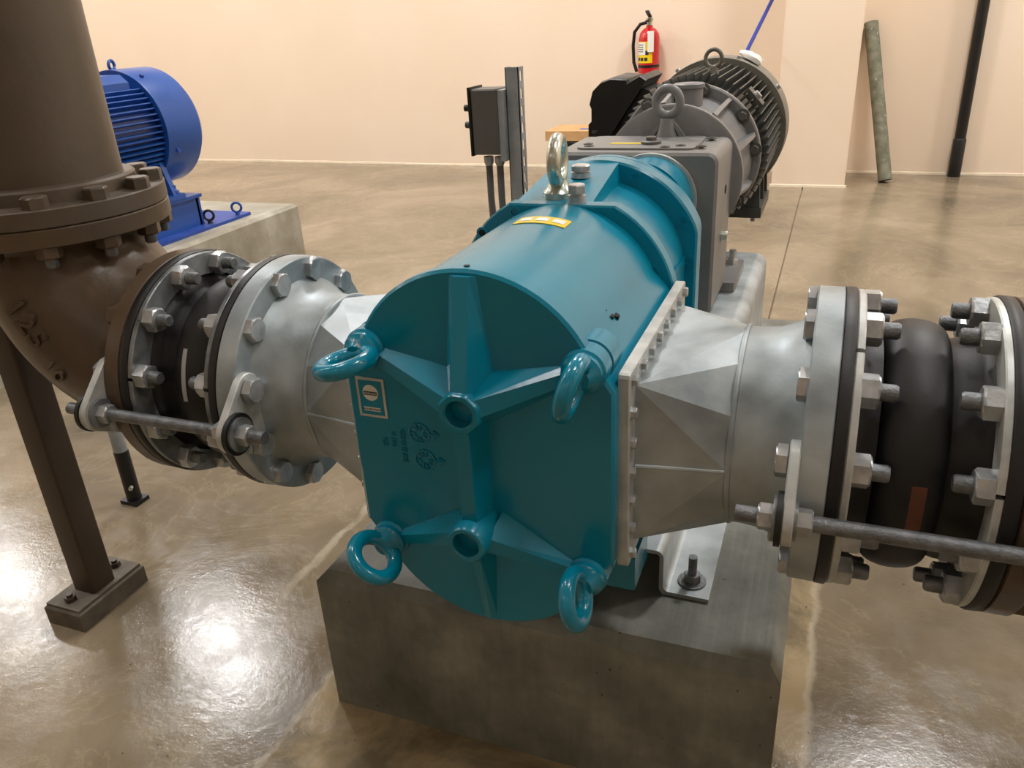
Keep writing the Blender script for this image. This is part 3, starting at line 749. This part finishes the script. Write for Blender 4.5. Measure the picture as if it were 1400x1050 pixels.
# ================================================================== BASE FRAME (galvanised)
bs = thing('base_frame', 'galvanised folded steel base frame between teal pump and concrete block', 'frame', (0, 1.7, .317))
def channel(xo, zt, y0, y1, foot, r=.014, t=.007, zb=.317, xin=None):
    """folded plate seen in x/z for +x side"""
    xin = 0.0 if xin is None else xin
    pts = [(xin, zt)]
    for i in range(6): a = PI / 2 - PI / 2 * i / 5; pts.append((xo - r + r * math.cos(a), zt - r + r * math.sin(a)))
    for i in range(5): a = PI + PI / 2 * i / 4; pts.append((xo + .010 + .010 * math.cos(a), zb + t + .010 - .0 + .010 * math.sin(a)))
    pts.append((foot, zb + t))
    inner = [(foot, zb), (xo - t + .006, zb), (xo - t, zb + .010), (xo - t, zt - t - .004), (xo - t - .004, zt - t), (xin, zt - t)]
    return pts + inner
for sx in (-1, 1):
    poly = [(sx * x, z) for x, z in channel(.213, .405, 0, 0, .290)]
    m = MB(); m.prism(poly, 'y', 1.095, 1.60); part('channel', m, 'galv', bs, smooth=30)
for sx in (-1, 1):
    for y in (1.135, 1.50):
        x = sx * .256
        m = MB(); m.cyl((x, y, .324), (x, y, .327), .024, n=28); m.hexn((x, y, .327), (0, 0, 1), .026, .014)
        a = part('anchor_bolt', m, 'steel_dark', bs)
        part('anchor_stud', MB().cyl((x, y, .341), (x, y, .376), .0075, n=16), 'steel_dark', a)

gs = thing('gearbox_stand', 'tall galvanised folded stand with rounded edge under the grey gearbox', 'stand', (0, 1.95, .317))
for sx in (-1, 1):
    poly = [(sx * x, z) for x, z in channel(.262, .585, 0, 0, .32, r=.03)]
    m = MB(); m.prism(poly, 'y', 1.605, 2.30); part('folded_plate', m, 'galv', gs, smooth=30)
# ================================================================== GEARBOX
gb = thing('gear_reducer', 'grey gear reducer block bolted behind the teal pump', 'gearbox', (.01, 1.82, .585))
GX = .01
hs = MB(); hs.prism(rect2(GX - .180, GX + .180, .60, .955, .022, 4), 'y', 1.698, 1.935, ch0=.006, ch=.004)
part('housing', hs, 'grey_paint', gb)
for sx in (-1, 1):
    x0, x1 = sorted((GX + sx * .10, GX + sx * .205))
    part('foot', MB().prism(rect2(x0, x1, 1.93, 2.14, .01, 2), 'z', .586, .610), 'grey_paint', gb)
    part('foot', MB().prism(rect2(x0, x1 - .02 if sx > 0 else x1, 1.585, 1.71, .01, 2), 'z', .586, .604), 'galv', gb)
    for y in (1.64, 2.10):
        m = MB(); xx = GX + sx * (.178 if y > 2 else .150); m.hexn((xx, y, .606), (0, 0, 1), .028, .018); m.cyl((xx, y, .624), (xx, y, .646), .009, n=14); part('foot_bolt', m, 'zinc', gb)
for y, z in ((1.81, .757),):
    m = MB(); m.hexn((GX + .180, y, z), (1, 0, 0), .020, .014); part('drain_plug', m, 'silver', gb, 'bright hexagonal plug')
part('side_hole', MB().cyl((GX + .1795, 1.84, .855), (GX + .1815, 1.84, .855), .010, n=20), 'hole', gb)
# raised machined pad on top, yellow strip and pocket screws
tp = part('top_cover', MB().prism(rect2(-.125, .135, 1.735, 1.915, .02, 3), 'z', .955, .959), 'grey_paint', gb)
part('label_strip', MB().box(-.060, .010, 1.790, 1.806, .959, .960), 'yellow', gb, 'thin yellow label strip')
for (x, y) in ((-.11, 1.79), (-.10, 1.76), (.10, 1.77), (.145, 1.76), (.15, 1.87), (.07, 1.75)):
    m = MB(); m.lathe([(0, .011), (.002, .011), (.002, .006), (-.002, .005)], (x, y, .9585), (0, 0, 1), 16); part('pocket_screw', m, 'motor_dark', gb)
m = MB(); m.lathe([(0, .022), (.006, .022), (.008, .017)], (.03, 1.80, .9585), (0, 0, 1), 20); m.hexn((.03, 1.80, .966), (0, 0, 1), .022, .008); part('vent_plug', m, 'box_grey', gb)
# rear round section
GZ = .868
m = MB(); m.lathe([(1.934, .160), (1.938, .166), (1.958, .166), (1.962, .161), (1.970, .148), (2.06, .148), (2.12, .158), (2.165, .164)], (.05, 0, GZ - .008), (0, 1, 0), 72); part('adapter_housing', m, 'grey_front', gb)
m = MB(); m.lathe([(2.163, .180), (2.166, .184), (2.186, .184), (2.190, .181)], (.05, 0, GZ), (0, 1, 0), 80); part('adapter_flange', m, 'grey_front', gb)
for a in (20, 55, 100, 150, -20, -55, 190, 230):
    ar = math.radians(a); d = Vector((math.cos(ar), 0, math.sin(ar))); tn = Vector((-math.sin(ar), 0, math.cos(ar)))
    c = Vector((.05, 0, GZ)); m = MB()
    m.loft([[c + d * .145 + tn * t + Vector((0, y, 0)) for t, y in ((-.007, 1.96), (.007, 1.96), (.007, 2.165), (-.007, 2.165))],
            [c + d * .162 + tn * t + Vector((0, y, 0)) for t, y in ((-.006, 1.96), (.006, 1.96), (.006, 2.165), (-.006, 2.165))],
            [c + d * .178 + tn * t + Vector((0, y, 0)) for t, y in ((-.005, 2.11), (.005, 2.11), (.005, 2.165), (-.005, 2.165))]])
    part('web', m, 'grey_front', gb)
for a in (38, 8, -38, 78, 128, 168):
    ar = math.radians(a); p = (.05 + .170 * math.cos(ar), 2.163, GZ + .170 * math.sin(ar))
    m = MB(); m.lathe([(0, .018), (-.006, .018)], p, (0, 1, 0), 20); m.hexn((p[0], p[1] - .006, p[2]), (0, -1, 0), .020, .010); part('flange_bolt', m, 'box_grey', gb)
m = MB(); m.lathe([(0, .034), (.042, .034), (.045, .038), (.053, .038), (.055, .035)], (.060, 2.09, 1.004), (0, 0, 1), 36); part('inspection_boss', m, 'grey_front', gb)
m = MB(); m.torus((.043, 1.912, 1.034), (.2, 1, 0), .0290, .0100, n=40, m=14); m.lathe([(0, .026), (.020, .020), (.042, .015)], (.043, 1.912, .957), (0, 0, 1), 24); part('lifting_eye', m, 'grey_front', gb)
for sx in (-1, 1):
    m = MB(); m.loft([[(.043 + sx * .010, y, .994), (.043 + sx * .018, y, .990), (.043 + sx * .044, y, .957), (.043 + sx * .03, y, .957)] for y in (1.904, 1.920)]); part('eye_gusset', m, 'grey_front', gb)

# ================================================================== GREY MOTOR
gm = thing('electric_motor', 'dark grey finned electric motor at the far end of the teal pump set', 'motor', (.02, 2.5, .60))
MX = .048
part('end_bell', MB().lathe([(2.19, .178), (2.225, .178), (2.245, .162)], (MX, 0, GZ), (0, 1, 0), 64), 'motor_dark', gm)
part('stator_frame', MB().lathe([(2.235, .164), (2.69, .164)], (MX, 0, GZ), (0, 1, 0), 64), 'motor_dark', gm)
fin = MB(); r0, r1 = .158, .200
fin.loft([[(r0, y, -.0032), (r1, y, -.0016), (r1, y, .0016), (r0, y, .0032)] for y in (2.235, 2.69)])
fme = fin.mesh('cooling_fin', 'motor_dark', smooth=0)
for k in range(60):
    a = 2 * PI * k / 60
    if PI * 1.38 < a < PI * 1.62: continue
    o = inst('cooling_fin', fme, gm, (MX, 0, GZ)); o.rotation_euler = (0, -a, 0)
cw = MB(); cw.lathe([(2.675, .200), (2.675, .214), (2.682, .2155), (2.80, .2155), (2.86, .208), (2.89, .180), (2.895, .03)], (MX, 0, GZ), (0, 1, 0), 80); part('fan_cowl', cw, 'motor_rim', gm)
for a in (35, 75, 125): 
    ar = math.radians(a); m = MB(); m.cyl((MX + .212 * math.cos(ar), 2.70, GZ + .212 * math.sin(ar)), (MX + .224 * math.cos(ar), 2.70, GZ + .224 * math.sin(ar)), .008, n=12); part('cowl_screw', m, 'zinc', gm)
m = MB(); m.torus((MX + .030, 2.36, 1.098), (.2, 1, 0), .0225, .0055, n=40, m=12); m.lathe([(0, .016), (.018, .013)], (MX + .03, 2.36, 1.058), (0, 0, 1), 20); part('lifting_eye', m, 'motor_rim', gm)
ar = math.radians(42)
m = MB(); m.box(-.028, .028, -.03, .03, 0, .02, Matrix.Translation((MX + .188 * math.cos(ar), 2.30, GZ + .188 * math.sin(ar))) @ Matrix.Rotation(PI / 2 - ar, 4, 'Y')); part('lug', m, 'motor_dark', gm)
m = MB(); m.lathe([(0, .011), (.01, .011)], (MX + .206 * math.cos(ar), 2.30, GZ + .206 * math.sin(ar)), (math.cos(ar), 0, math.sin(ar)), 14); part('lug_bolt', m, 'zinc', gm)
for sx in (-1, 1):
    x0, x1 = sorted((MX + sx * .09, MX + sx * .180))
    m = MB(); m.box(x0, x1, 2.40, 2.66, .660, .690)
    for y in (2.41, 2.53, 2.645):
        m.loft([[(MX + sx * .10, y - .006, .69), (MX + sx * .10, y + .006, .69), (MX + sx * .10, y + .006, .76), (MX + sx * .10, y - .006, .76)],
                [(MX + sx * .175, y - .006, .69), (MX + sx * .175, y + .006, .69), (MX + sx * .165, y + .006, .84), (MX + sx * .165, y - .006, .84)]])
    part('foot', m, 'motor_dark', gm)
    for y in (2.44, 2.62):
        m = MB(); m.hexn((MX + sx * .155, y, .690), (0, 0, 1), .022, .012); m.cyl((MX + sx * .155, y, .642), (MX + sx * .155, y, .661), .007, n=12); part('foot_bolt', m, 'zinc', gm)
# terminal box: a squat hood with bevelled top, tilted on the left shoulder of the motor
def tb(prof, y0, y1, name, mt='black', y_in=0.0, y2=None, parent=gm):
    m = MB(); c = (sum(p[0] for p in prof) / len(prof), sum(p[1] for p in prof) / len(prof))
    def ring(y, k): return [(c[0] + (x - c[0]) * k, y, c[1] + (z - c[1]) * k) for x, z in prof]
    m.loft([ring(y0, 1 - y_in), ring(y0 + .012, 1), ring(y1 - .012, 1), ring(y1, 1 - y_in)]); return part(name, m, mt, parent, smooth=25)
tb([(-.272, .985), (-.262, 1.022), (-.236, 1.046), (-.205, 1.056), (-.158, 1.052), (-.150, 1.030), (-.262, .868), (-.276, .868), (-.276, .925), (-.266, .935), (-.266, .972)], 2.36, 2.56, 'terminal_hood', y_in=.06)
tb([(-.158, 1.040), (-.118, 1.062), (-.100, 1.050), (-.240, .845), (-.276, .850), (-.270, .875)], 2.345, 2.575, 'box_rim', y_in=.03)
tb([(-.128, 1.030), (-.060, 1.010), (-.045, .985), (-.080, .90), (-.215, .862)], 2.37, 2.55, 'terminal_box', y_in=.03)
m = MB(); m.box(-.262, -.215, 2.352, 2.362, .905, .912); m.box(-.258, -.225, 2.352, 2.362, .893, .899); part('hood_rib', m, 'motor_dark', gm)

# cloth on top of the motor cowl
m = MB(); random.seed(3); rings = []
for i in range(9):
    t = i / 8; yy = 2.72 + .10 * t; ring = []
    for j in range(12):
        a = 2 * PI * j / 12; rr = (.017 + .012 * random.random()) * math.sin(PI * (.12 + .76 * t)) ** .5
        ang = math.radians(62 + 6 * math.sin(3 * t)); cxx = MX + (.2155 + .008) * math.cos(ang); czz = GZ + (.2155 + .010) * math.sin(ang)
        tn = Vector((math.sin(ang), 0, -math.cos(ang))); dn = Vector((math.cos(ang), 0, math.sin(ang)))
        ring.append(Vector((cxx, yy, czz)) + tn * rr * math.cos(a) * 1.4 + dn * max(-.006, rr * .55 * math.sin(a)))
    rings.append(ring)
m.loft(rings); single('cleaning_rag', m, 'cloth', 'crumpled white rag lying on the rim of the dark grey motor', 'rag', (.15, 2.75, 1.06), smooth=60)

# ================================================================== BLUE MOTOR
bx, bz, br = -3.0, .80, .292
bt = thing('electric_motor', 'bright blue electric motor with fan cowl on the block at the left', 'motor', (bx, 3.1, .42))
part('stator_frame', MB().lathe([(2.45, .235), (3.27, .235)], (bx, 0, bz), (0, 1, 0), 64), 'blue', bt)
fin = MB(); fin.loft([[(.23, y, -.005), (.272, y, -.0028), (.272, y, .0028), (.23, y, .005)] for y in (2.50, 3.25)]); fme = fin.mesh('cooling_fin', 'blue', smooth=0)
for k in range(60):
    a = 2 * PI * k / 60; d = math.degrees(a)
    if 48 < d < 132 or 235 < d < 305: continue
    o = inst('cooling_fin', fme, bt, (bx, 0, bz)); o.rotation_euler = (0, -a, 0)
m = MB(); m.lathe([(3.25, .27), (3.25, br), (3.26, br + .002), (3.49, br), (3.53, br - .03), (3.54, .05)], (bx, 0, bz), (0, 1, 0), 80); part('fan_cowl', m, 'blue', bt)
m = MB(); m.loft([[(bx - .16, y, bz + .20), (bx + .165, y, bz + .20), (bx + .165, y, bz + .235), (bx + .12, y, bz + .272), (bx - .12, y, bz + .272), (bx - .16, y, bz + .235)] for y in (2.5, 3.2)]); part('cable_box', m, 'blue', bt, smooth=20)
m = MB(); m.torus((bx - .02, 3.30, bz + br + .02), (1, .2, 0), .022, .008, n=28, m=10); part('lifting_eye', m, 'blue', bt)
for a in (60, -20): 
    ar = math.radians(a); m = MB(); m.cyl((bx + br * math.cos(ar), 3.31, bz + br * math.sin(ar)), (bx + (br + .012) * math.cos(ar), 3.31, bz + (br + .012) * math.sin(ar)), .012, n=10); part('cowl_screw', m, 'blue_deep', bt)
for sx in (-1, 1):
    m = MB(); x0, x1 = sorted((bx + sx * .13, bx + sx * .29))
    m.box(x0, x1, 2.60, 3.28, .462, .485)
    for y in (2.62, 3.22): m.loft([[(bx + sx * .12, y, .485), (bx + sx * .12, y + .03, .485), (bx + sx * .12, y + .03, .62), (bx + sx * .12, y, .62)], [(bx + sx * .27, y, .485), (bx + sx * .27, y + .03, .485), (bx + sx * .22, y + .03, .65), (bx + sx * .22, y, .65)]])
    part('foot', m, 'blue', bt)
    m = MB(); m.hexn((bx + sx * .25, 3.25, .485), (0, 0, 1), .04, .02); m.cyl((bx + sx * .25, 3.25, .505), (bx + sx * .25, 3.25, .53), .012, n=12); part('foot_bolt', m, 'blue', bt)
bb = thing('equipment_skid', 'blue painted steel base plate with raised rails on the pale block', 'base plate', (bx, 3.0, .28))
part('plate', MB().prism(rect2(bx - .36, -2.66, 1.95, 3.70, .01, 2), 'z', .28, .296), 'blue_deep', bb, smooth=0)
for sx in (-1, 1):
    x0, x1 = sorted((bx + sx * .12, bx + sx * .285))
    m = MB(); m.box(x0, x1, 2.35, 3.40, .445, .462); m.box(x0 + .02, x0 + .035, 2.35, 3.40, .296, .445); m.box(x1 - .035, x1 - .02, 2.35, 3.40, .296, .445); m.box(x0 + .02, x1 - .02, 3.37, 3.385, .296, .445)
    part('rail', m, 'blue', bb, smooth=0)
for i, (x, y, mt_, lab) in enumerate(((-2.715, 3.42, 'black', 'black lifting ring'), (-2.69, 3.62, 'blue', 'blue lifting ring'))):
    m = MB(); m.torus((x, y, .296 + .042), (.5, -1, 0), .026, .007, n=28, m=10); m.lathe([(0, .014), (.016, .01)], (x, y, .296), (0, 0, 1), 16); part('lifting_ring', m, mt_, bb, lab)

# ================================================================== SWITCH STAND
sw = thing('switch_post', 'grey slotted strut post carrying a dark switch box behind the pump', 'post', (-.515, 2.40, 0))
SX, SY = -.515, 2.40; H = 1.092; hw = .0215
m = MB(); m.box(SX - hw, SX + hw, SY - hw, SY - hw + .003, .006, H); m.box(SX - hw, SX - hw + .003, SY - hw, SY + hw, .006, H)
part('channel_web', m, 'strut', sw, smooth=0)
m = MB(); m.box(SX + hw - .003, SX + hw, SY - hw, SY - hw + .013, .006, H); m.box(SX + hw - .003, SX + hw, SY + hw - .013, SY + hw, .006, H)
z = .03
while z < H: m.box(SX + hw - .003, SX + hw, SY - hw + .013, SY + hw - .013, z, min(z + .022, H)); z += .050
part('slotted_side', m, 'strut', sw, smooth=0)
part('base_plate', MB().box(SX - .06, SX + .06, SY - .06, SY + .06, 0, .006), 'strut', sw)
eb = part('switch_box', MB().prism(rect2(SX - .128, SX - .040, SY - .05, SY + .05, .006, 2), 'z', .842, 1.034, ch=.004), 'box_grey', sw)
part('switch_lid', MB().prism(rect2(SX - .137, SX - .128, SY - .053, SY + .053, .003, 2), 'z', .838, 1.040), 'black', eb)
part('mounting_plate', MB().box(SX - .040, SX - .0215, SY - .045, SY + .03, .822, 1.03), 'strut', sw)
for z_, mt_ in ((.978, 'black_gloss'), (.928, 'box_grey')):
    m = MB(); m.lathe([(0, .014), (.010, .014), (.012, .010), (.024, .010)], (SX - .137, SY - .02, z_), (-1, 0, 0), 20); part('push_button', m, mt_, eb)
for dx in (-.095, -.058):
    m = MB(); m.tube([(SX + dx, SY - .01, .832), (SX + dx, SY - .01, .70), (SX + dx + .008, SY - .01, .5), (SX + dx + .02, SY, .2), (SX + dx + .02, SY, .0)], .011, 14); part('conduit', m, 'conduit', sw)
    m = MB(); m.lathe([(0, .016), (-.018, .016), (-.028, .012)], (SX + dx, SY - .01, .832), (0, 0, 1), 20); part('conduit_gland', m, 'zinc', sw)

# ================================================================== THINGS AT THE BACK WALL
ex, ey = -1.035, wy(-1.03) - .10
fe = thing('fire_extinguisher', 'red fire extinguisher with yellow label and white tag on the wall', 'fire extinguisher', (ex, ey, .62))
m = MB(); m.lathe([(0, .06), (.008, .078), (.03, .081), (.40, .081), (.44, .074), (.47, .052), (.485, .026), (.50, .024)], (ex, ey, .615), (0, 0, 1), 40); part('cylinder', m, 'red', fe, smooth=50)
def wrap(a0, a1, z0, z1, r, mt_, name, parent, t=.0015):
    m = MB(); m.loft([[(ex + q * math.cos(a), ey + q * math.sin(a), zz) for q, zz in ((r, z0), (r, z1), (r + t, z1), (r + t, z0))] for a in [math.radians(a0 + (a1 - a0) * i / 10) for i in range(11)]]); return part(name, m, mt_, parent)
lab = wrap(200, 300, .845, 1.00, .0812, 'yellow', 'label', fe)
wrap(205, 262, .905, .995, .0828, 'white', 'label_panel', lab); 
for k in range(3): wrap(208 + 24 * k, 226 + 24 * k, .862, .885, .0828, 'ink', 'pictogram', lab)
for k in range(4): wrap(210, 250, .975 - k * .016, .979 - k * .016, .0844, 'ink', 'label_text', lab)
wrap(262, 280, .905, .935, .0828, 'ink', 'label_panel', lab)
m = MB(); m.lathe([(0, .083), (.02, .083)], (ex, ey, .81), (0, 0, 1), 40); part('strap', m, 'black', fe)
part('wall_bracket', MB().box(ex - .03, ex + .03, ey + .078, wy(ex) - .001, .80, 1.06), 'black', fe)
part('service_tag', MB().box(ex + .006, ex + .054, ey - .0875, ey - .086, .925, 1.075), 'white', fe)
m = MB(); m.lathe([(0, .022), (.03, .022), (.035, .03), (.05, .03), (.055, .016)], (ex, ey, 1.112), (0, 0, 1), 24); part('valve', m, 'silver', fe)
m = MB(); m.box(-.015, .015, -.09, .02, 0, .010, Matrix.Translation((ex, ey, 1.150)) @ Matrix.Rotation(.12, 4, 'X')); m.box(-.014, .014, -.10, .02, 0, .012, Matrix.Translation((ex, ey, 1.175)) @ Matrix.Rotation(-.35, 4, 'X')); part('handle', m, 'black_gloss', fe)
m = MB(); m.tube([(ex - .02, ey, 1.135), (ex - .07, ey - .01, 1.125), (ex - .115, ey - .01, 1.07), (ex - .125, ey - .01, .97), (ex - .118, ey - .01, .85), (ex - .092, ey - .02, .78)], .013, 12); part('hose', m, 'black_gloss', fe)

gp = thing('leaning_pipe', 'weathered grey green pipe leaning on the wall right of the pier', 'pipe', (.762, 6.47, 0))
pa, pb_ = Vector((.775, 6.42, .004)), Vector((.556, 6.74, 1.06)); ax = (pb_ - pa).normalized()
m = MB(); L = (pb_ - pa).length; m.lathe([(.012, .047), (L, .047), (L, .041), (.012, .041)], pa + Vector((0, 0, .0)), ax, 36, cap=False, closed=True); part('tube', m, 'old_pipe', gp)
dp = thing('drain_pipe', 'black vertical pipe running down the wall at the right', 'pipe', (1.242, 6.70, 0))
part('pipe_run', MB().cyl((1.242, 6.70, 0), (1.242, 6.70, CEIL), .037, n=28), 'black', dp)
part('coupling', MB().lathe([(0, .043), (.26, .043), (.27, .038)], (1.242, 6.70, 0), (0, 0, 1), 28), 'black', dp)
for z in (1.6, 3.2): part('pipe_clip', MB().box(1.19, 1.294, 6.69, wy(1.24), z, z + .03), 'black', dp)

mp_ = thing('mop', 'blue handled mop leaning on the wall behind the grey motor', 'mop', (-.57, 5.9, 0))
p0 = Vector((-.60, 5.75, .03)); p1 = Vector((-.065, 6.70, 1.60)) 
W1 = Vector((-.217, 6.0, .928)); W2 = Vector((-.105, 6.5, 1.262))
dd = (W2 - W1).normalized(); base = W1 - dd * ((W1.z - .06) / dd.z); top = W1 + dd * ((wy(0) - .02 - W1.y) / dd.y)
mp_.location = (base.x, base.y, 0)
part('handle', MB().cyl(base, top, .013, n=14), 'pole_blue', mp_)
m = MB()
for k in range(16):
    a = 2 * PI * k / 16; m.tube([base, base + Vector((.04 * math.cos(a), .04 * math.sin(a), -.02)), (base.x + .11 * math.cos(a), base.y + .11 * math.sin(a), .012)], .010, 8)
part('mop_head', m, 'cloth', mp_)

bn = thing('storage_bin', 'pale grey bin on the floor by the back wall', 'bin', (-1.33, 6.2, 0))
part('shell', MB().loft([[(-1.58, 6.0, 0), (-1.02, 6.0, 0), (-1.02, 6.42, 0), (-1.58, 6.42, 0)], [(-1.62, 5.97, .28), (-.98, 5.97, .28), (-.98, 6.45, .28), (-1.62, 6.45, .28)]]), 'pale_grey', bn, smooth=0)
part('rim', MB().box(-1.625, -.975, 5.965, 6.455, .268, .281), 'pale_grey', bn, smooth=0)
bc = thing('tool_case', 'black case between the pale bin and the cardboard box', 'case', (-1.33, 6.2, .281))
part('shell', MB().prism(rect2(-1.64, -.98, 5.98, 6.42, .02, 3), 'z', .281, .352, ch=.01), 'black', bc)
part('latch', MB().box(-1.36, -1.26, 5.965, 5.981, .30, .34), 'black_gloss', bc)
cb = thing('cardboard_box', 'flat cardboard box with blue print stacked on a black case', 'box', (-1.33, 6.2, .352))
part('carton', MB().box(-1.66, -1.00, 5.98, 6.36, .353, .425), 'cardboard', cb, smooth=0)
part('printed_patch', MB().box(-1.42, -1.20, 6.06, 6.14, .425, .4262), 'box_blue', cb, smooth=0)
